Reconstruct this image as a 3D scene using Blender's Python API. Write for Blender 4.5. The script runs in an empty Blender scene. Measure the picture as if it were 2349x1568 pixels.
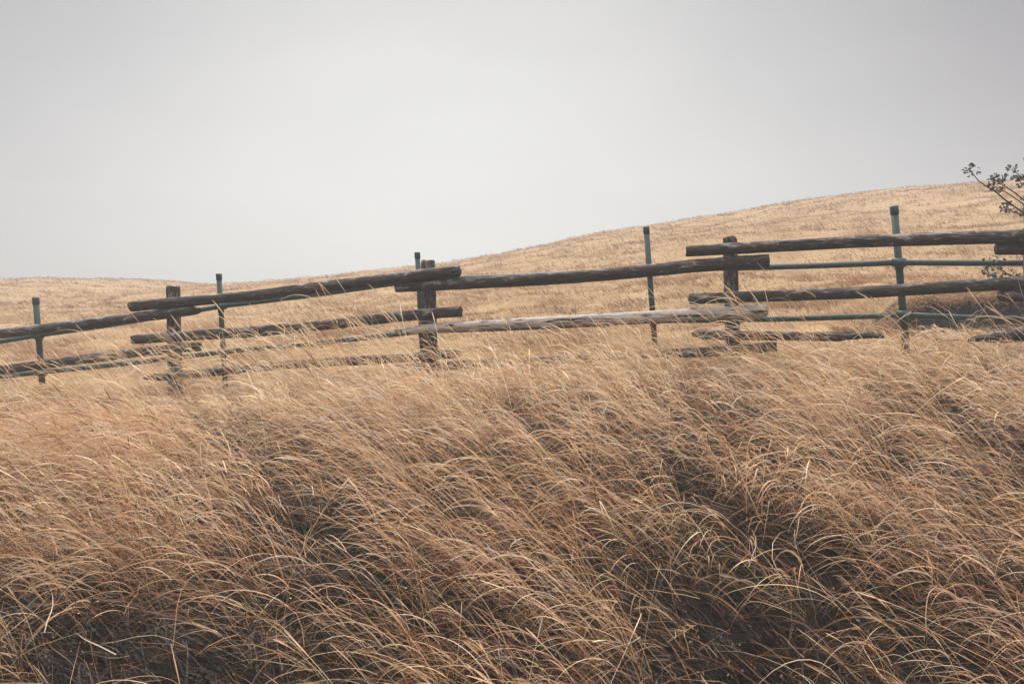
import bpy, math, random
import numpy as np
from mathutils import Vector, Matrix, Quaternion

R = math.radians
rng = np.random.default_rng(7)
random.seed(7)
scene = bpy.context.scene
COL = scene.collection

# ------------------------------------------------------------------ camera
CAM_Z, PITCH, LENS = 1.6, R(-4.0), 28.0
cam_d = bpy.data.cameras.new("camera")
cam_d.lens = LENS; cam_d.sensor_width = 36.0
cam_d.clip_start = 0.05; cam_d.clip_end = 1000
cam = bpy.data.objects.new("camera", cam_d)
cam.location = (0, 0, CAM_Z)
cam.rotation_euler = (R(90) + PITCH, 0, 0)
COL.objects.link(cam)
scene.camera = cam

# ------------------------------------------------------------------ world: thin overcast
world = bpy.data.worlds.new("World"); scene.world = world
world.use_nodes = True
nt = world.node_tree; nt.nodes.clear()
SUN_EL, SUN_AZ = R(56), R(-12)          # azimuth from +Y towards +X
def wn(t, **k):
    n = nt.nodes.new(t)
    for a, b in k.items(): setattr(n, a, b)
    return n
sky = wn('ShaderNodeTexSky', sky_type='NISHITA', sun_disc=False)
sky.sun_elevation = SUN_EL; sky.sun_rotation = SUN_AZ
hs = wn('ShaderNodeHueSaturation'); hs.inputs['Saturation'].default_value = 0.25
nt.links.new(sky.outputs[0], hs.inputs['Color'])
bg1 = wn('ShaderNodeBackground'); bg1.inputs['Strength'].default_value = 0.05; hs.inputs['Value'].default_value = .35
nt.links.new(hs.outputs[0], bg1.inputs['Color'])
tc = wn('ShaderNodeTexCoord')
def wmath(op, a, b=None, c=None, clamp=False):
    n = wn('ShaderNodeMath', operation=op, use_clamp=clamp)
    for i, v in enumerate((a, b, c)):
        if v is None: continue
        if isinstance(v, (int, float)): n.inputs[i].default_value = v
        else: nt.links.new(v, n.inputs[i])
    return n.outputs[0]
dot = wn('ShaderNodeVectorMath', operation='DOT_PRODUCT')
g = Vector((-0.07, 1.0, 0.05)).normalized()
nt.links.new(tc.outputs['Generated'], dot.inputs[0]); dot.inputs[1].default_value = g
ang = wmath('ARCCOSINE', dot.outputs['Value'])
rmp = wn('ShaderNodeValToRGB')          # brightness by angle from a patch over the hill; lens vignette painted in
nt.links.new(wmath('DIVIDE', ang, math.pi), rmp.inputs['Fac'])
cr = rmp.color_ramp
SKY_STOPS = [(0.0, (.50, .492, .476)), (0.07, (.44, .431, .417)), (0.125, (.335, .325, .317)),
             (0.18, (.25, .236, .239)), (0.235, (.128, .116, .125)), (0.30, (.18, .175, .18)), (0.5, (.15, .15, .155)), (1.0, (.13, .13, .135))]
for i, (p, c) in enumerate(SKY_STOPS):
    e = cr.elements[i] if i < 2 else cr.elements.new(p)
    e.position = p; e.color = (*c, 1)
cr.interpolation = 'B_SPLINE'
sep = wn('ShaderNodeSeparateXYZ'); nt.links.new(tc.outputs['Generated'], sep.inputs[0])
zen = wn('ShaderNodeMapRange', interpolation_type='SMOOTHSTEP')   # an overcast sky is brightest overhead
nt.links.new(sep.outputs['Z'], zen.inputs['Value'])
zen.inputs['From Min'].default_value = 0.45; zen.inputs['From Max'].default_value = 0.9
zen.inputs['To Min'].default_value = 0.0; zen.inputs['To Max'].default_value = 1.7
nz = wn('ShaderNodeTexNoise'); nz.inputs['Scale'].default_value = 2.2; nz.inputs['Detail'].default_value = 4
nz.inputs['Roughness'].default_value = 0.5
mp = wn('ShaderNodeMapping'); mp.inputs['Scale'].default_value = (1, 1, 2.4); mp.inputs['Rotation'].default_value = (0, R(12), 0)
nt.links.new(tc.outputs['Generated'], mp.inputs[0]); nt.links.new(mp.outputs[0], nz.inputs['Vector'])
cl = wn('ShaderNodeMapRange'); nt.links.new(nz.outputs['Fac'], cl.inputs['Value'])
cl.inputs['From Min'].default_value = .3; cl.inputs['From Max'].default_value = .7
cl.inputs['To Min'].default_value = .92; cl.inputs['To Max'].default_value = 1.08
bg2 = wn('ShaderNodeBackground')
nt.links.new(rmp.outputs[0], bg2.inputs['Color'])
nt.links.new(wmath('MULTIPLY', cl.outputs[0], wmath('ADD', zen.outputs[0], 1.0)), bg2.inputs['Strength'])
bg3 = wn('ShaderNodeBackground'); bg3.inputs['Color'].default_value = (1, .99, .97, 1)
nt.links.new(zen.outputs[0], bg3.inputs['Strength'])
a1 = wn('ShaderNodeAddShader'); a2 = wn('ShaderNodeAddShader'); wo = wn('ShaderNodeOutputWorld')
nt.links.new(bg1.outputs[0], a1.inputs[0]); nt.links.new(bg2.outputs[0], a1.inputs[1])
nt.links.new(a1.outputs[0], a2.inputs[0]); nt.links.new(bg3.outputs[0], a2.inputs[1])
nt.links.new(a2.outputs[0], wo.inputs['Surface'])

# ------------------------------------------------------------------ sun behind the cloud
sd = bpy.data.lights.new("sun", 'SUN'); sd.energy = 2.7; sd.angle = R(22); sd.color = (1, .96, .9)
so = bpy.data.objects.new("sun", sd); COL.objects.link(so)
sdir = Vector((math.sin(SUN_AZ) * math.cos(SUN_EL), math.cos(SUN_AZ) * math.cos(SUN_EL), math.sin(SUN_EL)))
so.rotation_mode = 'QUATERNION'; so.rotation_quaternion = sdir.to_track_quat('Z', 'Y')

scene.view_settings.view_transform = 'Standard'
scene.view_settings.look = 'None'
scene.view_settings.exposure = 0.5
scene.view_settings.gamma = 1.0
scene.cycles.max_bounces = 6
scene.cycles.transmission_bounces = 4
scene.cycles.diffuse_bounces = 2
scene.cycles.volume_bounces = 0

# ------------------------------------------------------------------ helpers
F = 2348 * LENS / 36.0
def at(px, py, Y):
    """point at forward distance Y that the photograph (2348 x 1568 measure) shows at px, py"""
    a, b = (px - 1174) / F, -(py - 784) / F
    d = np.array([a, math.cos(PITCH) - b * math.sin(PITCH), math.sin(PITCH) + b * math.cos(PITCH)])
    return np.array([0, 0, CAM_Z]) + d * (Y / d[1])
def mpp(Y): return Y / F                 # metres per photo pixel at that distance

def _hash(ix, iy, s):
    h = (ix.astype(np.int64) * 374761393 + iy.astype(np.int64) * 668265263 + s * 974634777) & 0xffffffff
    h = ((h ^ (h >> 13)) * 1274126177) & 0xffffffff
    return ((h ^ (h >> 16)) & 0xffff) / 65535.0
def vnoise(x, y, s=0):
    x = np.asarray(x, float); y = np.asarray(y, float)
    ix, iy = np.floor(x), np.floor(y); fx, fy = x - ix, y - iy
    fx = fx * fx * (3 - 2 * fx); fy = fy * fy * (3 - 2 * fy)
    a = _hash(ix, iy, s); b = _hash(ix + 1, iy, s); c = _hash(ix, iy + 1, s); d = _hash(ix + 1, iy + 1, s)
    return (a + (b - a) * fx) * (1 - fy) + (c + (d - c) * fx) * fy
def fbm(x, y, s=0, o=4):
    t, a, n = 0, .5, 0
    for k in range(o):
        t = t + a * vnoise(x * 2 ** k, y * 2 ** k, s + k * 17); n += a; a *= .5
    return t / n
def sstep(a, b, x):
    t = np.clip((x - a) / (b - a), 0, 1); return t * t * (3 - 2 * t)

def tag(o, label=None, cat=None, group=None, kind=None):
    if label: o['label'] = label
    if cat: o['category'] = cat
    if group: o['group'] = group
    if kind: o['kind'] = kind
    return o
def raw_mesh(name, V, Q, mat, smooth=True, cols=None):
    V = np.ascontiguousarray(V, dtype=np.float32); Q = np.ascontiguousarray(Q, dtype=np.int32)
    k = Q.shape[1]
    me = bpy.data.meshes.new(name)
    me.vertices.add(len(V)); me.vertices.foreach_set('co', V.ravel())
    me.loops.add(Q.size); me.loops.foreach_set('vertex_index', Q.ravel())
    me.polygons.add(len(Q))
    me.polygons.foreach_set('loop_start', np.arange(0, Q.size, k, dtype=np.int32))
    me.polygons.foreach_set('loop_total', np.full(len(Q), k, dtype=np.int32))
    me.polygons.foreach_set('use_smooth', np.full(len(Q), smooth, dtype=bool))
    me.update(calc_edges=True)
    if cols is not None:
        at_ = me.attributes.new('tint', 'FLOAT_COLOR', 'POINT')
        c = np.ones((len(V), 4), np.float32); c[:, :3] = cols
        at_.data.foreach_set('color', c.ravel())
    me.materials.append(mat)
    return me
def link(name, me, parent=None, mat4=None):
    o = bpy.data.objects.new(name, me); COL.objects.link(o)
    if parent: o.parent = parent
    if mat4 is not None:
        o.matrix_local = (Matrix.Translation(-parent.location) if parent else Matrix()) @ mat4
    return o
def empty(name, loc):
    o = bpy.data.objects.new(name, None); o.location = loc; o.empty_display_size = .2; COL.objects.link(o); return o

# ------------------------------------------------------------------ materials
class M:
    def __init__(s, name):
        s.m = bpy.data.materials.new(name); s.m.use_nodes = True; s.t = s.m.node_tree; s.t.nodes.clear()
        s.out = s.n('ShaderNodeOutputMaterial')
    def n(s, t, ins=None, **k):
        n = s.t.nodes.new(t)
        for a, b in k.items(): setattr(n, a, b)
        for a, b in (ins or {}).items():
            if isinstance(b, bpy.types.NodeSocket): s.t.links.new(b, n.inputs[a])
            else: n.inputs[a].default_value = b
        return n
    def ramp(s, fac, stops, interp='LINEAR'):
        n = s.n('ShaderNodeValToRGB', {'Fac': fac}); cr = n.color_ramp; cr.interpolation = interp
        for i, (p, c) in enumerate(stops):
            e = cr.elements[i] if i < 2 else cr.elements.new(p)
            e.position = p; e.color = (*c, 1) if len(c) == 3 else c
        return n.outputs[0]
    def noise(s, vec, scale, detail=4, rough=.55, dist=0):
        return s.n('ShaderNodeTexNoise', {'Vector': vec, 'Scale': scale, 'Detail': detail, 'Roughness': rough, 'Distortion': dist}).outputs['Fac']
    def scaled(s, vec, sc, loc=(0, 0, 0)):
        return s.n('ShaderNodeMapping', {'Vector': vec, 'Scale': sc, 'Location': loc}).outputs[0]
    def mix(s, fac, a, b, bt='MIX'):
        n = s.n('ShaderNodeMix', data_type='RGBA', blend_type=bt)
        for i, v in ((0, fac), (6, a), (7, b)):
            if isinstance(v, bpy.types.NodeSocket): s.t.links.new(v, n.inputs[i])
            else: n.inputs[i].default_value = v if i == 0 else (*v, 1)
        return n.outputs[2]
    def end(s, sh): s.t.links.new(sh, s.out.inputs['Surface']); return s.m

def straw_mat(name, transl=.30, bright=(1, 1, 1)):
    m = M(name)
    a = m.n('ShaderNodeAttribute', attribute_name='tint').outputs['Color']
    c = m.mix(1.0, a, bright, 'MULTIPLY')
    d = m.n('ShaderNodeBsdfDiffuse', {'Color': c}).outputs[0]
    t = m.n('ShaderNodeBsdfTranslucent', {'Color': c}).outputs[0]
    gl = m.n('ShaderNodeBsdfGlossy', {'Color': (1, .97, .9, 1), 'Roughness': .45}).outputs[0]
    x = m.n('ShaderNodeMixShader', {0: transl, 1: d, 2: t}).outputs[0]
    x = m.n('ShaderNodeMixShader', {0: .03, 1: x, 2: gl}).outputs[0]
    return m.end(x)
mat_grass = straw_mat('dry_grass', .30, (1.05, .975, .91))
mat_hillgrass = straw_mat('short_dry_grass', .3, (.72, .66, .57))

def ground_mat():
    m = M('dry_ground')
    co = m.n('ShaderNodeTexCoord').outputs['Object']
    big = m.noise(m.scaled(co, (.10, .22, .3)), 1.0, 6, .6)
    mid = m.noise(m.scaled(co, (.55, 1.3, 1)), 1.0, 5, .65, .6)
    fine = m.noise(co, 9.0, 5, .7)
    straw = m.ramp(mid, [(.30, (.15, .085, .045)), (.42, (.26, .165, .085)), (.55, (.335, .225, .12)), (.8, (.38, .27, .155))])
    straw = m.mix(m.ramp(big, [(.42, (0, 0, 0)), (.62, (.55, .55, .55))]), straw, (.34, .22, .125))
    straw = m.mix(m.ramp(fine, [(.30, (.8, .8, .8)), (.48, (0, 0, 0))]), straw, (.20, .125, .07))
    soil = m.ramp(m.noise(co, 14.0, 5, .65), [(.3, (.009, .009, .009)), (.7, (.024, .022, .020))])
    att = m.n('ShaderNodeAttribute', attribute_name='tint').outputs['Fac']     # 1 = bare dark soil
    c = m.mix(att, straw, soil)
    bmp = m.n('ShaderNodeBump', {'Height': fine, 'Strength': .6, 'Distance': .06}).outputs[0]
    b = m.n('ShaderNodeBsdfPrincipled', {'Base Color': c, 'Roughness': .95, 'Specular IOR Level': .1, 'Normal': bmp}).outputs[0]
    return m.end(b)
mat_ground = ground_mat()

def wood_mat(name, dark, mid, light, bias=.5, bleach_toplight=1.5):
    m = M(name)
    oi = m.n('ShaderNodeObjectInfo').outputs['Random']
    co = m.n('ShaderNodeTexCoord').outputs['Object']
    off = m.n('ShaderNodeCombineXYZ', {0: m.n('ShaderNodeMath', {0: oi, 1: 37.0}, operation='MULTIPLY').outputs[0]}).outputs[0]
    co = m.n('ShaderNodeVectorMath', {0: co, 1: off}, operation='ADD').outputs[0]
    patch = m.noise(m.scaled(co, (7, 20, 20)), 1.0, 8, .72, .9)
    grain = m.noise(m.scaled(co, (11, 95, 95)), 1.0, 4, .6, .4)
    crack = m.noise(m.scaled(co, (3.4, 40, 40)), 1.0, 3, .5, .9)
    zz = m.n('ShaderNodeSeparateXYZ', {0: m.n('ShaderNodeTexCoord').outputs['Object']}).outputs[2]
    patch = m.n('ShaderNodeMath', {0: m.n('ShaderNodeMath', {0: zz, 1: bleach_toplight}, operation='MULTIPLY').outputs[0], 1: patch}, operation='ADD').outputs[0]  # upper side paler: real bleaching, with light from above painted in
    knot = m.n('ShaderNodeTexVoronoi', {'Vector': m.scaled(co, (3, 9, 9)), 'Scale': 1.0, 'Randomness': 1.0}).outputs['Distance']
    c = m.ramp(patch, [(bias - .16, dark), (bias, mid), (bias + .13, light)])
    c = m.mix(m.ramp(grain, [(.35, (.55, .55, .55)), (.6, (0, 0, 0))]), c, tuple(v * .5 for v in mid))
    ck = m.ramp(crack, [(.36, (1, 1, 1)), (.41, (0, 0, 0))])
    c = m.mix(ck, c, (.014, .012, .011))
    c = m.mix(m.ramp(knot, [(.10, (1, 1, 1)), (.2, (0, 0, 0))]), c, dark)
    h = m.n('ShaderNodeMath', {0: grain, 1: m.n('ShaderNodeMath', {0: crack, 1: 2.2}, operation='MULTIPLY').outputs[0]}, operation='ADD').outputs[0]
    bmp = m.n('ShaderNodeBump', {'Height': h, 'Strength': .7, 'Distance': .012}).outputs[0]
    return m.end(m.n('ShaderNodeBsdfPrincipled', {'Base Color': c, 'Roughness': .85, 'Specular IOR Level': .25, 'Normal': bmp}).outputs[0])
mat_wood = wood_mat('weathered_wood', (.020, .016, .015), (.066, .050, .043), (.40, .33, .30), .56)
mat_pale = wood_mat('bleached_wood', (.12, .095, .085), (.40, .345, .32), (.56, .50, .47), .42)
mat_post = wood_mat('post_wood', (.022, .018, .016), (.075, .060, .051), (.34, .29, .26), .50, 0)

def paint_mat():
    m = M('green_paint')
    co = m.n('ShaderNodeTexCoord').outputs['Object']
    n1 = m.noise(co, 22.0, 5, .65); n2 = m.noise(co, 90.0, 3, .6)
    c = m.ramp(n1, [(.35, (.010, .030, .028)), (.55, (.017, .048, .044)), (.75, (.034, .070, .062))])
    c = m.mix(m.ramp(n1, [(.60, (0, 0, 0)), (.68, (.8, .8, .8))]), c, (.085, .050, .032))
    c = m.mix(m.ramp(n2, [(.62, (0, 0, 0)), (.75, (.5, .5, .5))]), c, (.20, .22, .20))
    bmp = m.n('ShaderNodeBump', {'Height': n1, 'Strength': .3, 'Distance': .004}).outputs[0]
    return m.end(m.n('ShaderNodeBsdfPrincipled', {'Base Color': c, 'Roughness': .62, 'Normal': bmp}).outputs[0])
mat_paint = paint_mat()
def leaf_mat():
    m = M('dark_leaf')
    a = m.n('ShaderNodeAttribute', attribute_name='tint').outputs['Color']
    d = m.n('ShaderNodeBsdfPrincipled', {'Base Color': a, 'Roughness': .5}).outputs[0]
    t = m.n('ShaderNodeBsdfTranslucent', {'Color': a}).outputs[0]
    return m.end(m.n('ShaderNodeMixShader', {0: .2, 1: d, 2: t}).outputs[0])
mat_leaf = leaf_mat()
def twig_mat():
    m = M('twig_bark')
    co = m.n('ShaderNodeTexCoord').outputs['Object']
    c = m.ramp(m.noise(co, 40.0), [(.3, (.045, .036, .03)), (.7, (.10, .078, .062))])
    return m.end(m.n('ShaderNodeBsdfPrincipled', {'Base Color': c, 'Roughness': .8}).outputs[0])
mat_twig = twig_mat()

# ------------------------------------------------------------------ terrain
CREST_Y = 45.0
CREST_PX = [(-900, 700), (-300, 664), (-100, 655), (0, 650), (140, 639), (290, 641), (420, 653), (540, 657), (650, 646), (780, 636), (900, 621),
            (1000, 610), (1060, 604), (1150, 586), (1300, 551), (1400, 533), (1480, 523), (1600, 500), (1700, 485), (1800, 467),
            (1900, 451), (2000, 440), (2150, 430), (2348, 415), (2700, 392), (3300, 380)]
cx = np.array([at(a, b, CREST_Y)[0] for a, b in CREST_PX]); cz = np.array([at(a, b, CREST_Y)[2] for a, b in CREST_PX])
FX = np.array([-30, -5.8, -3.65, -.86, 1.36, 2.96, 4.5, 8, 30.]); FZ = np.array([.15, .25, .33, .58, .70, .82, .92, 1.05, 1.2])
def fence_z(x): return np.interp(x, FX, FZ)
def bank_edge(x): return 9.62 - .45 * (fbm(np.asarray(x) * 2.4, np.asarray(x) * 0, 5) - .5)
def ground_z(x, y, fine=True):
    x = np.asarray(x, float); y = np.asarray(y, float)
    near = fence_z(x) * sstep(1.0, 7.8, y)
    t = (y - 8.6) / (CREST_Y - 8.6); tc_ = np.clip(t, 0, 1)
    gg = 1 - (1 - tc_) ** 1.35
    gg = np.where(t > 1, 1 - .9 * (t - 1) ** 2, gg)
    h = near + (np.interp(x, cx, cz) - fence_z(x)) * np.where(t > 0, gg, 0)
    h = np.where(t > 2, np.minimum(h, 0) * 0 - 1.5 + .0 * h, h)
    bank = sstep(9.35, 9.6, y + .45 * (fbm(x * 2.4, y * 0, 5) - .5)) * (1 - sstep(10.5, 14, y)) * sstep(4.5, 5.0, x) * (1 - sstep(6.2, 7.6, x))
    h = h + (.33 + .20 * (fbm(x * 1.9, y * 1.9, 31) - .5)) * bank + .10 * bank * (1 - bank) * 4 * (fbm(x * 6, y * 6, 15) - .5)
    if fine:
        k = sstep(9, 14, y)
        h = h + (fbm(x * 1.1, y * 1.1, 3) - .5) * np.interp(y, [4, 7], [.30, .10]) * (1 - k) + k * ((fbm(x * .35, y * .8, 9) - .5) * .42 + (fbm(x * 1.6, y * 2.6, 21) - .5) * .22) * (1 - .5 * sstep(38, 46, y))
    return h
def axis(fine_lo, fine_hi, st, lo, hi, grow=1.09):
    a = list(np.arange(fine_lo, fine_hi, st)); s = st; v = a[-1]
    while v < hi: s *= grow; v += s; a.append(v)
    s = st; v = a[0]; b = []
    while v > lo: s *= grow; v -= s; b.append(v)
    return np.array(b[::-1] + a)
gx = axis(-8, 9, .07, -55, 60, 1.035); gy = axis(0, 13, .06, -6, 70, 1.025)
XX, YY = np.meshgrid(gx, gy)
ZZ = ground_z(XX, YY)
V = np.stack([XX.ravel(), YY.ravel(), ZZ.ravel()], 1)
nx, ny = len(gx), len(gy)
idx = np.arange(nx * ny).reshape(ny, nx)
Q = np.stack([idx[:-1, :-1], idx[:-1, 1:], idx[1:, 1:], idx[1:, :-1]], -1).reshape(-1, 4)
gzx = np.gradient(ZZ, axis=1) / np.gradient(XX, axis=1); gzy = np.gradient(ZZ, axis=0) / np.gradient(YY, axis=0)
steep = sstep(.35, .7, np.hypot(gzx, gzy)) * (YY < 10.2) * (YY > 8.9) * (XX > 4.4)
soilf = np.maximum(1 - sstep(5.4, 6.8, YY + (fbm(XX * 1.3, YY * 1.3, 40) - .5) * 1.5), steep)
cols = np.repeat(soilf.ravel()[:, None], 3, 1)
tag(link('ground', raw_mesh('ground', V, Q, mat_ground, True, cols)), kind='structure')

# ------------------------------------------------------------------ blades
def ribbons(base, L, phi, th0, th1, width, nseg=8, pw=1.3, dphi=None, roll=None, prof='taper', wob=None, kink=0):
    """curved blades: returns points P (N,n+1,3), width vectors W (N,n+1,3)"""
    N = len(base); n1 = nseg + 1
    s = np.linspace(0, 1, n1)[None, :]
    sm = (s[:, 1:] + s[:, :-1]) / 2
    pw = np.broadcast_to(np.asarray(pw, float).reshape(-1, 1), (N, 1))
    th = th0[:, None] + (th1 - th0)[:, None] * sm ** pw
    ph = phi[:, None] + (0 if dphi is None else dphi[:, None] * sm)
    if kink:
        kk = (rng.random((N, 1)) < kink) * rng.uniform(.5, 1.5, (N, 1)) * (sm > rng.uniform(.35, .85, (N, 1))); th = th + kk
    if wob is not None:
        k = rng.uniform(0, 6.28, (N, 1)); th = th + wob * np.sin(sm * 7 + k); ph = ph + wob * 1.6 * np.sin(sm * 5 + k * 1.7)
    d = np.stack([np.sin(th) * np.cos(ph), np.sin(th) * np.sin(ph), np.cos(th)], -1)
    step = (L / nseg)[:, None, None] * d
    P = np.concatenate([np.zeros((N, 1, 3)), np.cumsum(step, 1)], 1) + base[:, None, :]
    dd = np.concatenate([d[:, :1], d], 1); dd[:, 1:-1] = (d[:, 1:] + d[:, :-1]) / 2
    side = np.stack([-np.sin(phi), np.cos(phi), np.zeros(N)], -1)[:, None, :] * np.ones((1, n1, 1))
    up = np.cross(dd, side); up /= np.linalg.norm(up, axis=-1, keepdims=True) + 1e-9
    r = (rng.uniform(0, math.pi, N) if roll is None else roll)[:, None, None]
    wv = side * np.cos(r) + up * np.sin(r)
    if prof == 'taper': w = (1 - s ** 2.2) * .9 + .1
    elif prof == 'culm': w = 1 - .45 * s + 1.3 * np.exp(-((s - .93) / .05) ** 2)
    else: w = np.sin(np.clip(s, .02, .98) * math.pi) ** .6
    W = wv * (width[:, None] * w)[:, :, None] * .5
    return P, W
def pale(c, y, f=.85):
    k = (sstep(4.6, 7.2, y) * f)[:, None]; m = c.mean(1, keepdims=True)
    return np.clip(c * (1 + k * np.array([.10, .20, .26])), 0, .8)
def near_darken(c, x, y, amt=.52):  # swaps in browner tints toward the camera, painting in vignette darkening
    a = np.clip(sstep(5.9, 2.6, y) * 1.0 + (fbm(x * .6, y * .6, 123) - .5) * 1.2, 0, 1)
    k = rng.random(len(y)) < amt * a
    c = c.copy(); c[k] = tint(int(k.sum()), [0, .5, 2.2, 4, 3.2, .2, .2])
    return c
class Pile:
    def __init__(s): s.V = []; s.Q = []; s.C = []; s.n = 0
    def add(s, P, W, c, shade_root=0.0):
        N, n1, _ = P.shape
        V = np.stack([P - W, P + W], 2).reshape(N, n1 * 2, 3)
        k = np.arange(n1 - 1)
        q = np.stack([2 * k, 2 * k + 1, 2 * k + 3, 2 * k + 2], -1)
        q = q[None] + (np.arange(N) * n1 * 2)[:, None, None] + s.n
        C = np.repeat(c[:, None, :], n1 * 2, 1)
        s.V.append(V.reshape(-1, 3).astype(np.float32)); s.Q.append(q.reshape(-1, 4).astype(np.int32)); s.C.append(C.reshape(-1, 3).astype(np.float32))
        s.n += N * n1 * 2
    def build(s, name, mat):
        return link(name, raw_mesh(name, np.concatenate(s.V), np.concatenate(s.Q), mat, True, np.concatenate(s.C)))
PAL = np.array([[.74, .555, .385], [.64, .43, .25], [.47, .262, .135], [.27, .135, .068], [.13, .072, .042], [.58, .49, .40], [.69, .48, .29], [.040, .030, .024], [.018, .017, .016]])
def tint(N, wts, var=.12):
    w = np.zeros(len(PAL)); w[:len(wts)] = wts; w /= w.sum()
    c = PAL[rng.choice(len(PAL), N, p=w)]
    return np.clip(c * rng.normal(1, var, (N, 1)) * rng.normal(1, .03, (N, 3)), .01, .8)

# hollows in the sward, where the wind has parted it
HOLES = [(265, 1195, .30, .20), (430, 1225, .26, .16), (1650, 1110, .34, .22), (1245, 1300, .26, .15), (2250, 930, .36, .3), (1900, 985, .28, .2), (120, 1010, .22, .2),
         (380, 1490, .26, .14), (690, 1080, .24, .14), (1480, 1260, .26, .15), (2260, 1480, .42, .24), (1290, 1440, .2, .14), (1860, 1235, .28, .18), (900, 1040, .2, .14),
         (1180, 1120, .2, .12), (1560, 1010, .24, .16), (820, 1400, .26, .14), (2100, 1330, .26, .16), (1960, 1080, .24, .15), (1720, 1500, .26, .14), (60, 1330, .24, .16), (560, 1130, .18, .12),
         (150, 1540, .28, .16), (2060, 1540, .3, .16), (1000, 1240, .2, .12), (2150, 1120, .22, .14)]
hc = []
for px, py, rx, ry in HOLES:
    for Y in np.arange(1.2, 9, .02):
        p = at(px, py, Y)
        if p[2] < ground_z(p[0], Y, False) + .16: hc.append((p[0] , Y, rx, ry)); break
hc = np.array(hc)
def hole(x, y):
    f = np.ones_like(x)
    for hx, hy, rx, ry in hc:
        d = np.hypot((x - hx) / (rx * .75), (y - hy) / (ry * 1.4)) + .5 * (vnoise(x * 7, y * 7, 44) - .5)
        f = f * sstep(.55, 1.15, d)
    g = fbm(x * 1.75, y * 1.15, 60, 3)       # pockets between the tussocks
    return f * np.maximum(sstep(.47, .57, g + .05 * sstep(3.5, 5.0, y) + .12 * sstep(5.4, 6.8, y)), .03)

def in_view(x, y, m=.9): return np.abs(x) < .66 * y + m + 1.1

pile = Pile()
# --- tussocks
NT = 2300
tx = rng.uniform(-8.5, 9.5, NT * 9); ty = 1.4 + 6.9 * rng.random(NT * 9) ** 1.25
ok = in_view(tx, ty, 1.1) & (rng.random(NT * 9) < hole(tx + .12, ty) )
tx, ty = tx[ok], ty[ok]
keep = []                                   # tussocks keep their distance from each other
for i in range(len(tx)):
    if len(keep) >= NT: break
    k = np.array(keep, int)
    if len(k) == 0 or np.min((tx[k] - tx[i]) ** 2 + (ty[k] - ty[i]) ** 2) > (.10 + .022 * ty[i]) ** 2: keep.append(i)
tx, ty = tx[keep], ty[keep]; NT = len(tx)
size = rng.uniform(.6, 1.3, NT) * (.7 + .6 * fbm(tx * .9, ty * .9, 61))
rgt = np.interp(tx / ty, [-.6, -.3, .0, .25, .42, .6], [.42, .62, 1.0, .95, .68, .60])
hgt = np.interp(ty, [1.5, 3, 5, 6.5, 8.4], [.50, .62, .72, .58, .34]) * np.clip(size, .55, 1.3) * np.where(ty > 5.5, rgt, 1)
swirl = (fbm(tx * .75, ty * .75, 80) - .5)
lean_phi = R(184) + rng.normal(0, .32, NT) + swirl * 3.6 + .5 * sstep(4.2, 2.0, ty)
lean = np.clip(rng.normal(.62, .16, NT), .2, 1.1)
left = (tx / ty < -.42)
lean = np.where(left, lean * .6, lean)
droop = rng.normal(1.45, .25, NT) * np.where(left, .6, 1)
hue = fbm(tx * .8, ty * .8, 70)
nb = (rng.uniform(10, 38, NT) * size * np.interp(ty, [1.5, 3, 5.5, 8.4], [.72, .66, .85, 1.6])).astype(int)
ci = np.repeat(np.arange(NT), nb); N = len(ci)
r = np.abs(rng.normal(0, .05, N)); a = rng.uniform(0, 6.283, N)
bx = tx[ci] + r * np.cos(a) * 1.5; by = ty[ci] + r * np.sin(a)
bz = ground_z(bx, by) - .01
phi = lean_phi[ci] + rng.normal(0, .34, N) + np.where(rng.random(N) < .18, rng.normal(0, 1.5, N), 0)
L = hgt[ci] * rng.uniform(.5, 1.15, N)
th0 = np.clip(lean[ci] + rng.normal(0, .20, N), .02, 1.3)
th1 = th0 + droop[ci] + rng.normal(0, .30, N)
w = np.clip(rng.lognormal(math.log(.0038), .38, N), .0016, .0085) * np.interp(by, [1.5, 3.5, 8], [.50, .78, 1.35])
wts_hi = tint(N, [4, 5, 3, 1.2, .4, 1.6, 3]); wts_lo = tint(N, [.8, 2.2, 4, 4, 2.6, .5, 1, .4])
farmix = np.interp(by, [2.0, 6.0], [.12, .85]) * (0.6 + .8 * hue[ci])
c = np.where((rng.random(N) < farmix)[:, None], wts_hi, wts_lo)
c = pale(near_darken(c, bx, by, .85) * (1 + .18 * rng.normal(0, 1, NT))[ci][:, None].clip(.6, 1.3), by)
P, W = ribbons(np.stack([bx, by, bz], 1), L, phi, th0, th1, w, 10, rng.uniform(.9, 1.8, N), rng.normal(0, .45, N), wob=.09, kink=.20)
P[:, :, 2] = np.maximum(P[:, :, 2], ground_z(P[:, :, 0], P[:, :, 1], False) + .01 + .03 * rng.random((N, 1)))
pile.add(P, W, c)
# --- thatch under the straw, near-black tints put gap shade into its colour
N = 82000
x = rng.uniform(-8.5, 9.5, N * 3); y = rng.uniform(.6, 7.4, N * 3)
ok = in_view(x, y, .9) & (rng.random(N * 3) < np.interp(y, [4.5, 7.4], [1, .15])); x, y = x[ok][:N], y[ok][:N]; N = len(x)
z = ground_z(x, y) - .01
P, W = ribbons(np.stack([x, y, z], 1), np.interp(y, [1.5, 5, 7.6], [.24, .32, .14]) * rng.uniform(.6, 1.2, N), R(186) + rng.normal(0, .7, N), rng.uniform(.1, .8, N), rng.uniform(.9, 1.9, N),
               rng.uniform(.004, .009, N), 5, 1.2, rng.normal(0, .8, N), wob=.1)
pile.add(P, W, tint(N, [0, 0, 0, .12, .4, 0, 0, 2.5, 4]))
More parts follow.
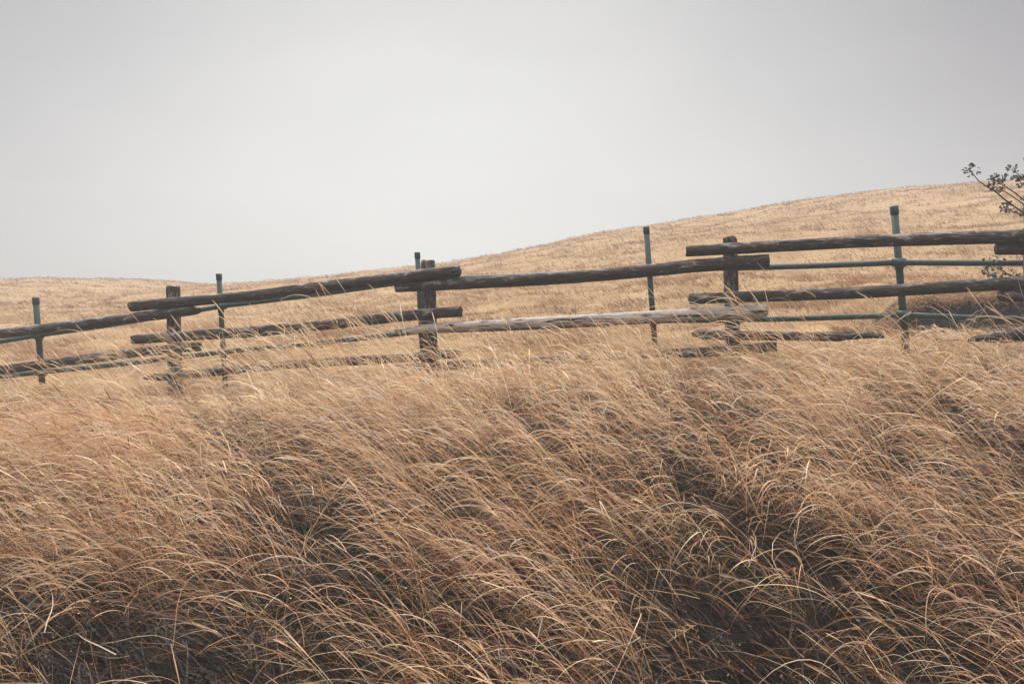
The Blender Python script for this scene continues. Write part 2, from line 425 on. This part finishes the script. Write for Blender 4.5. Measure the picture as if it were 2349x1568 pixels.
# --- tangled lower litter, browner
N = 27000
x = rng.uniform(-8.5, 9.5, N * 3); y = rng.uniform(1.2, 8.6, N * 3)
ok = in_view(x, y, .8) & (rng.random(N * 3) < .5 + .5 * hole(x, y)); x, y = x[ok][:N], y[ok][:N]; N = len(x)
z = ground_z(x, y) + rng.uniform(0, .28, N) * np.interp(y, [1.5, 4, 5, 7.5], [.6, 1, 1, .3])
P, W = ribbons(np.stack([x, y, z], 1), rng.uniform(.15, .45, N), R(180) + rng.normal(0, 1.0, N), rng.uniform(.6, 1.4, N), rng.uniform(1.3, 2.0, N),
               rng.uniform(.002, .004, N), 5, 1.0, rng.normal(0, .8, N), wob=.12)
P[:, :, 2] = np.maximum(P[:, :, 2], ground_z(P[:, :, 0], P[:, :, 1], False) + .005)
pile.add(P, W, tint(N, [.2, .8, 2.4, 4, 5, .6, .3, 1.4]))
# --- long straight culms leaning on the wind
def culms(x, y, Lm, t0=.62, t1=.95, phi0=R(184), wm=.0044, fuzz=0.0, leafy=.75, fs=(.28, .4, .5, .6, .7, .8, .9), lw=(6, 4.5, 2.2, 1, .3, 2.5, 2)):
    N = len(x); z = ground_z(x, y)
    phi0 = phi0 + (fbm(x * .75, y * .75, 80) - .5) * 2.8 + .4 * sstep(4.2, 2.0, y)
    L = Lm * rng.uniform(.8, 1.2, N)
    P, W = ribbons(np.stack([x, y, z], 1), L, phi0 + rng.normal(0, .36, N) + np.where(rng.random(N) < .12, rng.normal(0, 1.3, N), 0), rng.normal(t0, .18, N), rng.normal(t1, .16, N), wm * rng.uniform(.75, 1.25, N) * np.interp(y, [1.5, 3.5, 8], [.52, .85, 1.45]),
                   14, 1.8, rng.normal(0, .3, N), prof='culm', wob=.02)
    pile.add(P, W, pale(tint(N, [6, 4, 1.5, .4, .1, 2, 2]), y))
    # drooping leaves off the culm
    for f in fs:
        k = rng.random(N) < leafy; M_ = k.sum()
        if not M_: continue
        i = int(14 * f); b = P[k, i]
        P2, W2 = ribbons(b, L[k] ** .7 * rng.uniform(.20, .50, M_), phi0[k] + rng.normal(0, .40, M_), rng.uniform(.45, 1.05, M_), rng.uniform(1.9, 2.8, M_),
                         wm * rng.lognormal(.12, .28, M_) * np.interp(y[k], [1.5, 3.5, 8], [.50, .82, 1.4]), 9, rng.uniform(.7, 1.2, M_), rng.normal(0, .3, M_))
        pile.add(P2, W2, pale(near_darken(tint(M_, lw), x[k], y[k]), y[k]))
    k = rng.random(N) < fuzz; M_ = k.sum()
    if M_:
        for rep in range(26):
            f = rng.uniform(.84, 1, M_); i = np.clip((f * 14).astype(int), 0, 13); fr = (f * 14 - i)[:, None]
            Pk = P[k]; ar = np.arange(M_)
            b = Pk[ar, i] * (1 - fr) + Pk[ar, i + 1] * fr
            P2, W2 = ribbons(b, rng.uniform(.02, .05, M_), phi0[k] + rng.normal(0, .8, M_), rng.uniform(.6, 1.6, M_), rng.uniform(1.3, 2.1, M_), np.full(M_, .0016), 3)
            pile.add(P2, W2, tint(M_, [3, 4, 2, 1, 0, 3, 1]))
N = 10500
x = rng.uniform(-8.5, 10, N); y = rng.uniform(1.2, 8.3, N)
ok = in_view(x, y, 1.0) & (rng.random(N) < (.05 + .95 * hole(x, y)) * (.12 + .75 * sstep(.35, .7, fbm(x * 1.1, y * .9, 33))) * np.interp(y, [1.5, 3, 4.5, 6], [.8, .65, .7, 1.1])); x, y = x[ok], y[ok]
culms(x, y, np.where(y > 5.5, np.interp(x / y, [-.6, -.3, 0, .25, .42], [.44, .65, 1, 1, .68]), 1) * np.interp(y, [1.5, 4, 6.5, 8.3], [.48, .70, .54, .34]) * rng.uniform(.7, 1.15, len(x)), .68, 1.0, fuzz=.05, wm=.0036)
k = rng.choice(NT, 4700, p=(lambda q: q / q.sum())(np.interp(ty, [1.5, 3, 4.5, 6], [.8, .75, .85, 1.1]) * size))
culms(tx[k] + rng.normal(0, .05, 4700), ty[k] + rng.normal(0, .05, 4700), hgt[k] * rng.uniform(.7, 1.12, 4700), .60, 1.0, fuzz=.06, wm=.0038)
for _ in range(120):
    Y = 2.3 + 5.2 * rng.random() ** .8; X = rng.uniform(-.55, .75) * Y
    if hole(np.array([X]), np.array([Y]))[0] < .4 or (Y > 6 and X / Y < -.3) or (Y > 5.6 and X / Y > .25): continue
    n = int(rng.integers(7, 22)); Lb = rng.uniform(.8, 1.15) * np.interp(Y, [2.3, 4, 7.5], [.72, 1.0, .8])
    culms(X + rng.normal(0, .06, n), Y + rng.normal(0, .06, n), Lb * rng.uniform(.75, 1.1, n), rng.uniform(.62, .92), rng.uniform(.95, 1.2), phi0=R(184 + rng.normal(0, 14)),
          wm=.0036, leafy=.45, fuzz=.15, fs=(.5, .65, .8, .9))
# taller stands whose stems cross the rails
for px, Y, n, sp, Lh in ((900, 7.2, 60, .34, 1.10), (700, 7.5, 70, .42, 1.0), (420, 8.1, 30, .3, .9), (1880, 6.6, 26, .16, 1.12), (560, 7.8, 46, .45, .95), (2440, 5.9, 8, .14, 1.2), (260, 7.9, 16, .5, .82),
                         (1250, 7.3, 26, .5, .82), (60, 7.6, 11, .5, .8), (1560, 7.0, 22, .4, .75), (1700, 7.1, 18, .3, .95), (2150, 6.6, 10, .4, .8), (-80, 6.8, 8, .5, .75), (2330, 6.4, 7, .3, .85), (1030, 7.8, 22, .3, .85)):
    X = (px - 1174) / F * Y
    culms(X + rng.normal(0, sp, n), np.minimum(Y + rng.normal(0, .22, n), 8.3), Lh * rng.uniform(.75, 1.1, n), .58, .9, fuzz=.14, wm=.0034, leafy=.3)
# upright stems in the left foreground
N = 2600
x = rng.uniform(-5.4, -1.2, N); y = rng.uniform(1.8, 5.2, N)
ok = (x / y < -.40) & (x / y > -.75) & (rng.random(N) < hole(x, y)); x, y = x[ok], y[ok]
culms(x, y, rng.uniform(.35, .68, len(x)), .25, .62, fuzz=.03, wm=.0036)
# --- dead flower heads and chaff caught in the sward
NC = 260
x = rng.uniform(-4.5, 5, NC * 4); y = rng.uniform(1.8, 6.5, NC * 4); ok = in_view(x, y, .3) & (fbm(x, y, 99) > .46); x, y = x[ok][:NC], y[ok][:NC]
ci = np.repeat(np.arange(len(x)), 34); N = len(ci)
px_ = x[ci] + rng.normal(0, .11, N); py_ = y[ci] + rng.normal(0, .08, N); pz_ = ground_z(px_, py_) + rng.uniform(.12, .42, N) * np.interp(py_, [2, 4], [.7, 1])
P, W = ribbons(np.stack([px_, py_, pz_], 1), rng.uniform(.006, .018, N), rng.uniform(0, 6.28, N), rng.uniform(0, 3, N), rng.uniform(0, 3, N), rng.uniform(.003, .007, N), 2, prof='leaf')
pile.add(P, W, tint(N, [.3, .8, 2, 4, 4, .8, 0, 1.5]))
tag(pile.build('grass', mat_grass), 'tall dry windblown grass in the foreground', 'grass', kind='stuff')
print('grass verts', pile.n)

# --- short sward on the hill
hp = Pile()
N = 360000
lo, hi = 8.3, 49.0
y = lo * (hi / lo) ** rng.random(N)
x = rng.uniform(-1, 1, N) * (.72 * y + 2.2)
dens = fbm(x * .5, y * 1.0, 51, 5)
ok = (rng.random(N) < np.clip((dens - .30) * 3.2, .10, 1)) & ~((y < bank_edge(x)) & (y > bank_edge(x) - .24) & (x > 4.9) & (x < 7.4)); x, y = x[ok], y[ok]; N = len(x)
z = ground_z(x, y) - .01
k = y / 10
tuft = fbm(x * 1.1, y * 2.0, 52, 3)
L = np.interp(y, [8.5, 14, 45], [.17, .12, .13]) * rng.uniform(.5, 1.2, N) * (.7 + .9 * sstep(.5, .8, tuft))
c = tint(N, [4, 4, 1.6, .4, .1, 2.5, 2.5], .08)
brown = rng.random(N) < np.clip(sstep(.56, .75, tuft) * .8 + .75 * sstep(.50, .66, fbm(x * .16, y * .34, 140, 4)), 0, 1)
c[brown] = tint(brown.sum(), [0, 2, 4, 2, .6, 1, 0], .1)
P, W = ribbons(np.stack([x, y, z], 1), L, R(184) + rng.normal(0, .6, N), rng.uniform(.2, .9, N), rng.uniform(1.0, 1.9, N), rng.uniform(.004, .007, N) * k ** .9, 3)
hp.add(P, W, c)
# scattered browner tussocks along the terracettes
NTH = 1500
hx = rng.uniform(-1, 1, NTH); hy = 10 * (48 / 10) ** rng.random(NTH); hx = hx * (.68 * hy + .6)
ok = rng.random(NTH) < sstep(.42, .62, fbm(hx * .35, hy * 1.1, 77)) + .08; hx, hy = hx[ok], hy[ok]
ci = np.repeat(np.arange(len(hx)), 26); N = len(ci)
x = hx[ci] + rng.normal(0, .16, N) * (hy[ci] / 22) ** .5 * 1.5; y = hy[ci] + rng.normal(0, .07, N)
P, W = ribbons(np.stack([x, y, ground_z(x, y) - .01], 1), rng.uniform(.06, .2, N) * (hy[ci] / 20) ** .3, R(184) + rng.normal(0, .9, N), rng.uniform(.1, .9, N), rng.uniform(.9, 2.2, N), rng.uniform(.005, .009, N) * (y / 10) ** .8, 3)
hp.add(P, W, tint(N, [0, 1, 2.5, 3, 2, .5, 0, .2], .12))
# rough overhanging grass on the edge of the little bank
N = 6000
x = rng.uniform(4.0, 7.4, N); y = bank_edge(x) + .02 + np.abs(rng.normal(0, .16, N)); z = ground_z(x, y)
P, W = ribbons(np.stack([x, y, z], 1), rng.uniform(.08, .24, N), R(245) + rng.normal(0, .7, N), rng.uniform(.4, 1.0, N), rng.uniform(1.6, 2.6, N), rng.uniform(.004, .007, N), 5)
hp.add(P, W, tint(N, [3, 3, 3, 2, 1, 1, 1]))
NB = 70
bx_ = rng.uniform(4.6, 7.6, NB); ci = np.repeat(np.arange(NB), 30); N = len(ci)
x = bx_[ci] + rng.normal(0, .07, N); y = bank_edge(bx_)[ci] + rng.normal(0, .04, N)
P, W = ribbons(np.stack([x, y, ground_z(x, y)], 1), rng.uniform(.08, .26, N) * rng.uniform(.4, 1.1, NB)[ci], R(235) + rng.normal(0, .8, N), rng.uniform(.5, 1.2, N), rng.uniform(1.9, 2.9, N), rng.uniform(.004, .008, N), 6)
hp.add(P, W, tint(N, [2, 3, 3, 3, 2, .6, 1]))
N = 900; x = rng.uniform(4.6, 7.6, N); y = 9.12 + rng.normal(0, .14, N)
P, W = ribbons(np.stack([x, y, ground_z(x, y) - .01], 1), rng.uniform(.05, .22, N), R(190) + rng.normal(0, .8, N), rng.uniform(.1, .9, N), rng.uniform(.9, 2.2, N), rng.uniform(.004, .008, N), 5)
hp.add(P, W, tint(N, [1, 2, 3, 3, 2, 2, .6]))
tag(hp.build('hill_grass', mat_hillgrass), 'short golden grass over the hill behind the fence', 'grass', kind='stuff')

# ------------------------------------------------------------------ log fence
def log_mesh(name, length, r0, r1, mat, seed, rough=.12, bend=.02, tip0=0, tip1=0, nu=72, nv=22, sq=0.0):
    """a log along local X; tip0/tip1 > 0: broken, tapering end of that length"""
    u = np.linspace(0, 1, nu); v = np.linspace(0, 2 * math.pi, nv, endpoint=False)
    U, Vv = np.meshgrid(u, v, indexing='ij')
    X = U * length
    rad = r0 + (r1 - r0) * U
    cyc = np.cos(Vv) * 1.2; cys = np.sin(Vv) * 1.2
    n = fbm(X * 2.3 + cyc + seed * 3.1, cys + seed, seed, 3) - .5
    n2 = fbm(X * 9 + cyc * 3 + seed, cys * 3 + 5, seed + 5, 3) - .5
    ridge = np.abs(fbm(X * .8 + np.cos(Vv) * 2.2 + seed, np.sin(Vv) * 2.2 + 10, seed + 9, 3) - .5)
    rad = rad * (1 + rough * 1.6 * n + rough * 1.0 * n2 - rough * .9 * sstep(.06, 0, ridge))
    if sq: rad = rad * (1 + sq * (np.abs(np.cos(2 * Vv)) - .5) * -1)
    if tip0:
        k = np.clip(X / tip0, 0, 1); jag = .25 + .75 * sstep(0, 1, np.clip(k + .7 * n2 + .35 * np.sin(Vv + seed), 0, 1)); rad = rad * np.where(k < 1, jag, 1)
    if tip1:
        k = np.clip((length - X) / tip1, 0, 1); jag = .25 + .75 * sstep(0, 1, np.clip(k + .9 * n2 + .45 * np.sin(Vv - 1.2 + seed), 0, 1)); rad = rad * np.where(k < 1, jag, 1)
    rad = rad * np.where((U == 0) | (U == 1), .94, 1)
    cyy = bend * length * (vnoise(u * 2.2 + seed, u * 0, seed) - .5) * 1.2; czz = bend * length * (vnoise(u * 2.2 + seed, u * 0 + 7, seed + 2) - .5)
    cyy = (cyy - (cyy[0] + (cyy[-1] - cyy[0]) * u))[:, None]; czz = (czz - (czz[0] + (czz[-1] - czz[0]) * u))[:, None]
    off0 = (fbm(np.cos(Vv[0]) + seed, np.sin(Vv[0]) + seed, seed) - .5) * .035
    X = X + np.where(U == 0, off0[None, :], 0) + np.where(U == 1, -off0[None, :], 0)
    P = np.stack([X, rad * np.cos(Vv) + cyy, rad * np.sin(Vv) + czz], -1).reshape(-1, 3)
    idx = np.arange(nu * nv).reshape(nu, nv); nxt = np.roll(idx, -1, 1)
    Q = np.stack([idx[:-1], nxt[:-1], nxt[1:], idx[1:]], -1).reshape(-1, 4)
    caps = []; V_ = [P]; base = len(P)
    for e, sgn in ((0, -1), (nu - 1, 1)):     # end grain: inner ring + centre, slightly dished
        ring = idx[e]; c = P[ring].mean(0)
        inner = c + (P[ring] - c) * .55 + np.array([-sgn * .004, 0, 0]) + rng.normal(0, .0015, (nv, 3)); cc = c + np.array([-sgn * .007, 0, 0])
        V_ += [inner, cc[None]]; ii = base + np.arange(nv); ce = base + nv; base += nv + 1
        r_, i_ = np.roll(ring, -1), np.roll(ii, -1)
        a = np.stack([ring, ii, i_, r_], -1); b = np.stack([ii, np.full(nv, ce), np.full(nv, ce), i_], -1)
        if sgn > 0: a = a[:, ::-1]
        caps.append(a)
        tri = np.stack([ii, i_, np.full(nv, ce)], -1)
        caps.append(('t', tri if sgn < 0 else tri[:, ::-1]))
    V_ = np.concatenate(V_)
    faces = [tuple(q) for q in Q.tolist()]
    for c in caps:
        if isinstance(c, tuple): faces += [tuple(q) for q in c[1].tolist()]
        else: faces += [tuple(q) for q in c.tolist()]
    me = bpy.data.meshes.new(name); me.from_pydata(V_.tolist(), [], faces)
    me.polygons.foreach_set('use_smooth', [True] * len(faces)); me.materials.append(mat); me.update()
    import bmesh
    bm = bmesh.new(); bm.from_mesh(me); bmesh.ops.recalc_face_normals(bm, faces=bm.faces); bm.to_mesh(me); bm.free()
    return me
def axis_matrix(p0, p1, spin=0.0):
    p0 = Vector(p0); p1 = Vector(p1); d = (p1 - p0).normalized()
    q = d.to_track_quat('X', 'Z')
    return Matrix.Translation(p0) @ q.to_matrix().to_4x4() @ Matrix.Rotation(spin, 4, 'X')

DPX = [-900, -200, 398, 980, 1675, 2370, 2600, 3400]; DY = [9.7, 9.15, 8.6, 8.1, 7.5, 6.9, 6.7, 6.0]
def fy(px): return float(np.interp(px, DPX, DY))
base0 = at(398, 890, fy(398)); base0[2] = float(ground_z(base0[0], base0[1]))
log_fence = empty('log_fence', base0)
tag(log_fence, 'weathered round log fence with overlapping rails on short wooden posts, crossing the field', 'fence')
RAILS = [  # x0,y0,r0, x1,y1,r1, front offset, material, label, tips, rough
    (-560, 852, 11, 460, 708, 12, 0, 'w', 'dark top log rail sloping down out of the left edge', 0, .10, .10),
    (300, 703, 12, 1054, 621, 14, -.02, 'w', 'gnarled top log rail with pale upper side', 0, 0, .16),
    (909, 659, 12.3, 1762, 598, 16, 0, 'w', 'smooth top log rail across the middle', 0, 0, .08),
    (1572, 576, 12.8, 2520, 534, 16, -.02, 'w', 'long dark top log rail reaching the right edge', 0, 0, .07),
    (2282, 571, 13.5, 3330, 556, 17, 0, 'w', None, 0, 0, .07),
    (-560, 905, 11, 459, 794, 10.5, 0, 'w', 'middle log rail at the left edge, half behind grass', 0, 0, .12),
    (305, 779, 11.3, 1058, 714, 12.5, -.02, 'w', 'middle log rail with a pale square cut end', 0, 0, .14),
    (905, 757, 10, 1759, 713, 15, 0, 'p', 'bleached pale grey middle log rail', .3, 0, .07),
    (1581, 686, 12.5, 2460, 641, 15, -.02, 'w', 'long brown middle log rail above the green pipe at the right', 0, 0, .08),
    (2292, 677, 15, 3330, 664, 18, 0, 'w', None, 0, 0, .08),
    (330, 868, 9, 1061, 808, 11, -.01, 'w', 'lowest log rail sunk in the grass', .2, .1, .15),
    (905, 846, 10, 1781, 795, 12, 0, 'w', 'lowest log rail half buried in grass', .1, 0, .12),
    (1586, 768, 11.5, 2026, 773, 10.5, -.02, 'w', 'lowest log rail broken off short with a splintered end', .1, .35, .14),
    (2222, 779, 13, 2600, 740, 19, -.05, 'w', 'thick broken bottom log with a pointed end', .3, 0, .13),
]
for i, (x0, y0, r0, x1, y1, r1, fo, mk, lab, t0, t1, rg) in enumerate(RAILS):
    D0, D1 = fy(x0) + fo - .13, fy(x1) + fo - .13
    p0, p1 = at(x0, y0, D0), at(x1, y1, D1)
    Ln = float(np.linalg.norm(p1 - p0))
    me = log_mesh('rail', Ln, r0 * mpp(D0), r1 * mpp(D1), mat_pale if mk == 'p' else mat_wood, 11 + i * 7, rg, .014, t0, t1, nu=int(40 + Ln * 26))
    o = link('rail', me, log_fence, axis_matrix(p0, p1, 0))
    if lab: o['label'] = lab
for i, (xt, yt, xb, yb, rpx) in enumerate([(397, 656, 402, 900, 16), (981, 597, 990, 900, 17), (1673, 544, 1684, 880, 17), (2366, 520, 2378, 860, 20), (3230, 480, 3240, 880, 22), (-440, 790, -436, 960, 15)]):
    D = fy(xt) + .03
    p1, p0 = at(xt, yt, D), at(xb, yb, D); p0[2] -= .05
    Ln = float(np.linalg.norm(p1 - p0))
    me = log_mesh('post', Ln, rpx * mpp(D) * 1.02, rpx * mpp(D) * .95, mat_post, 301 + i * 5, .03, .004, nu=60)
    link('post', me, log_fence, axis_matrix(p0, p1, i * .8))

# ------------------------------------------------------------------ green pipe fence
def tube_mesh(name, pts, rad, mat, nv=16, jit=0.0):
    pts = [Vector(p) for p in pts]; V_ = []; F_ = []
    rads = rad if isinstance(rad, (list, tuple)) else [rad] * len(pts)
    side = None
    for i, p in enumerate(pts):
        d = (pts[min(i + 1, len(pts) - 1)] - pts[max(i - 1, 0)]).normalized()
        if side is None:
            side = d.orthogonal().normalized()
        side = (side - d * side.dot(d)).normalized(); up = d.cross(side)
        for k in range(nv):
            a = 2 * math.pi * k / nv
            V_.append(p + (side * math.cos(a) + up * math.sin(a)) * rads[i])
    n = len(pts)
    for i in range(n - 1):
        for k in range(nv):
            F_.append((i * nv + k, i * nv + (k + 1) % nv, (i + 1) * nv + (k + 1) % nv, (i + 1) * nv + k))
    F_.append(tuple(range(nv))[::-1]); F_.append(tuple((n - 1) * nv + k for k in range(nv)))
    me = bpy.data.meshes.new(name); me.from_pydata([tuple(v) for v in V_], [], F_)
    me.polygons.foreach_set('use_smooth', [len(f) == 4 for f in F_]); me.materials.append(mat); me.update()
    return me
gb = at(512, 880, fy(512) + .25); gb[2] = float(ground_z(gb[0], gb[1]))
pipe_fence = empty('pipe_fence', gb)
tag(pipe_fence, 'green painted metal pipe fence with leaning capped posts, just behind the log fence', 'fence')
def loc(parent, pts): return [Vector(p) - parent.location for p in pts]
GP = [  # top, bottom, r px, (upper rail x,y), (lower rail x,y)
    ((82, 682), (97, 880), 6.6, (86.5, 769), (95, 853)),
    ((502, 627), (517, 890), 5.8, (507.5, 702), (513, 806)),
    ((957, 578), (972, 880), 5.8, (961, 641), (968, 759)),
    ((1482, 520), (1506, 850), 6.4, (1491, 617), (1500, 735)),
    ((2050.5, 474), (2080, 830), 8.0, (2061, 602), (2072, 722)),
    ((2640, 440), (2672, 830), 9.0, (2660, 598), (2672, 740)),
    ((3360, 430), (3392, 860), 10.0, (3378, 600), (3386, 760))]
GP.insert(0, ((-420, 760), (-408, 960), 6.6, (-416, 845), (-411, 905)))
PD = .24
for i, ((xt, yt), (xb, yb), r, (ux, uy), (lx, ly)) in enumerate(GP):
    D = fy(xt) + PD; m_ = mpp(D)
    pt, pb = Vector(at(xt, yt + 6, D)), Vector(at(xb, yb, D))
    po = link('post', tube_mesh('post', loc(pipe_fence, [pb, pb.lerp(pt, .5), pt]), r * m_, mat_paint), pipe_fence)
    ax = (pt - pb).normalized()
    pr = r * m_
    cap = tube_mesh('cap', loc(pipe_fence, [pt - ax * pr * 1.6, pt - ax * pr * 1.5, pt + ax * pr * .7, pt + ax * pr * .95, pt + ax * pr * 1.0]),
                    [pr * 1.02, pr * 1.15, pr * 1.15, pr * .95, pr * .4], mat_paint)
    link('cap', cap, po)
    for (qx, qy) in ((ux, uy), (lx, ly)):
        t = (qy - yt) / (yb - yt)
        c = pt.lerp(pb, t) + Vector((0, -.0, 0))
        rp = Vector(at(qx, qy, D - .055))
        cl_ = tube_mesh('clamp', loc(pipe_fence, [rp - Vector((.06, 0, 0)), rp - Vector((.056, 0, 0)), rp + Vector((.056, 0, 0)), rp + Vector((.06, 0, 0))]),
                        [pr * .9, pr * 1.22, pr * 1.22, pr * .9], mat_paint)
        co_ = link('clamp', cl_, pipe_fence)
        link('collar', tube_mesh('collar', loc(pipe_fence, [c - ax * .045, c - ax * .042, c + ax * .042, c + ax * .045]), [pr * 1.0, pr * 1.2, pr * 1.2, pr * 1.0], mat_paint), co_)
        b1 = rp + Vector((.035, -pr * 1.1, -pr * .2))
        link('bolt', tube_mesh('bolt', loc(pipe_fence, [b1, b1 + Vector((0, -.014, 0)), b1 + Vector((0, -.016, 0))]), [.009, .009, .006], mat_paint, 6), co_)
for row in (3, 4):
    pts = [g[row] for g in GP]
    for k in range(len(pts) - 1):
        a_, b_ = pts[k], pts[k + 1]
        Da, Db = fy(a_[0]) + PD - .055, fy(b_[0]) + PD - .055
        A_, B_ = Vector(at(*a_, Da)), Vector(at(*b_, Db))
        ps = []
        for s in np.linspace(0, 1, 9):
            p = A_.lerp(B_, float(s)); p.z -= .012 * math.sin(math.pi * s); ps.append(p)
        link('rail', tube_mesh('rail', loc(pipe_fence, ps), 6.1 * mpp(8.0), mat_paint), pipe_fence)

# ------------------------------------------------------------------ shrub at the right edge
SY = 6.95
sb = at(2560, 760, SY); sb[2] = float(ground_z(sb[0], sb[1]))
shrub = empty('shrub', sb)
tag(shrub, 'sparse dark leaved shrub reaching in over the fence from the right edge', 'shrub')
root = Vector(sb)
def P3(px, py, dy=0): return Vector(at(px, py, SY + dy))
STEMS = [[(2475, 580), (2349, 488), (2317, 471), (2288, 445), (2262, 427), (2245, 415), (2232, 399), (2222, 392)],
         [(2480, 560), (2349, 459), (2311, 432), (2292, 420), (2275, 408)],
         [(2484, 570), (2349, 469), (2306, 441), (2290, 432)],
         [(2490, 590), (2349, 496), (2322, 484), (2305, 476)],
         [(2478, 540), (2380, 440), (2345, 410), (2325, 390)],
         [(2490, 545), (2400, 445), (2362, 400), (2350, 372)],
         [(2470, 700), (2380, 655), (2310, 628), (2280, 612), (2266, 600)],
         [(2500, 690), (2400, 640), (2345, 655), (2300, 668)]]
for k, st in enumerate(STEMS):
    dys = rng.uniform(-.08, .12) if k < 6 else -.02
    pts = [root + Vector((rng.normal(0, .03), rng.normal(0, .03), -.03)), root.lerp(P3(*st[0], dys), .55) + Vector((.04, 0, .05))] + [P3(a, b, dys) for a, b in st]
    # refine
    rp = []
    for i in range(len(pts) - 1):
        for s in (0, .5): rp.append(pts[i].lerp(pts[i + 1], s) + Vector(rng.normal(0, .003, 3)))
    rp.append(pts[-1])
    rad = [float(np.interp(i / (len(rp) - 1), [0, 1], [.011, .0028])) for i in range(len(rp))]
    link('stem', tube_mesh('stem', loc(shrub, rp), rad, mat_twig, 7), shrub)
def leaf_cluster(clusters):
    VV, QQ, CC = [], [], []; n = 0
    for (x0, x1, y0, y1, cnt, anchor) in clusters:
        ax_ = P3(*anchor)
        for _ in range(cnt):
            u, v_ = rng.uniform(-1, 1), rng.uniform(-1, 1)
            while u * u + v_ * v_ > 1: u, v_ = rng.uniform(-1, 1), rng.uniform(-1, 1)
            p = P3((x0 + x1) / 2 + u * (x1 - x0) / 2, (y0 + y1) / 2 + v_ * (y1 - y0) / 2, rng.normal(0, .05))
            d = (p - ax_); d = (d.normalized() if d.length > 1e-4 else Vector((0, 0, 1))) * .7 + Vector(rng.normal(0, .6, 3)) + Vector((-.3, 0, 0)); d.normalize()
            s = d.cross(Vector(rng.normal(0, 1, 3))).normalized(); nrm = d.cross(s)
            Lf = rng.uniform(.018, .036); wf = Lf * rng.uniform(.28, .42)
            prof = [(0, .05), (.25, .8), (.5, 1), (.78, .7), (1, .05)]
            base = n
            for (t, w_) in prof:
                cpt = p + d * (t * Lf) - nrm * (t * t * Lf * .25)
                for q in (-1, 0, 1):
                    VV.append(tuple(cpt + s * (q * w_ * wf) + nrm * (abs(q) * w_ * wf * .35) - shrub.location)); n += 1
            for a in range(4):
                for b in range(2):
                    i0 = base + a * 3 + b; QQ.append((i0, i0 + 1, i0 + 4, i0 + 3))
            c = np.array([.040, .046, .038]) * rng.uniform(.6, 1.6) + np.array([.02, .008, 0]) * rng.random()
            CC += [c] * 15
    return VV, QQ, CC
CL = [(2211, 2246, 381, 404, 34, (2232, 399)), (2266, 2308, 400, 440, 110, (2292, 425)), (2308, 2336, 380, 411, 40, (2326, 400)), (2331, 2372, 400, 431, 90, (2350, 420)),
      (2295, 2326, 465, 488, 46, (2315, 478)), (2330, 2356, 478, 500, 24, (2340, 488)), (2345, 2380, 362, 380, 20, (2350, 375)), (2345, 2420, 420, 520, 160, (2400, 470)), (2380, 2520, 380, 620, 420, (2460, 520))]
VV, QQ, CC = leaf_cluster(CL)
link('foliage', raw_mesh('foliage', VV, QQ, mat_leaf, True, np.array(CC)), shrub)
SAVE = SY; SY = 6.98
VV, QQ, CC = leaf_cluster([(2252, 2302, 588, 600, 20, (2270, 600)), (2254, 2302, 608, 638, 70, (2280, 620)), (2290, 2345, 622, 640, 24, (2310, 632)), (2330, 2420, 640, 720, 50, (2360, 680))])
link('foliage', raw_mesh('foliage', VV, QQ, mat_leaf, True, np.array(CC)), shrub)

# ------------------------------------------------------------------ haze
HAZE = 0.0064
if HAZE:
    b = 78
    Vh = [(x, y, z) for x in (-b, b) for y in (-12, 78) for z in (-3.5, 11)]
    Fh = [(0, 1, 3, 2), (4, 6, 7, 5), (0, 4, 5, 1), (2, 3, 7, 6), (0, 2, 6, 4), (1, 5, 7, 3)]
    me = bpy.data.meshes.new('haze'); me.from_pydata(Vh, [], Fh)
    hm = bpy.data.materials.new('haze'); hm.use_nodes = True; hm.node_tree.nodes.clear()
    o_ = hm.node_tree.nodes.new('ShaderNodeOutputMaterial'); v_ = hm.node_tree.nodes.new('ShaderNodeVolumePrincipled')
    v_.inputs['Color'].default_value = (.93, .93, .93, 1); v_.inputs['Density'].default_value = HAZE
    hm.node_tree.links.new(v_.outputs[0], o_.inputs['Volume']); me.materials.append(hm)
    tag(link('haze', me), kind='stuff')
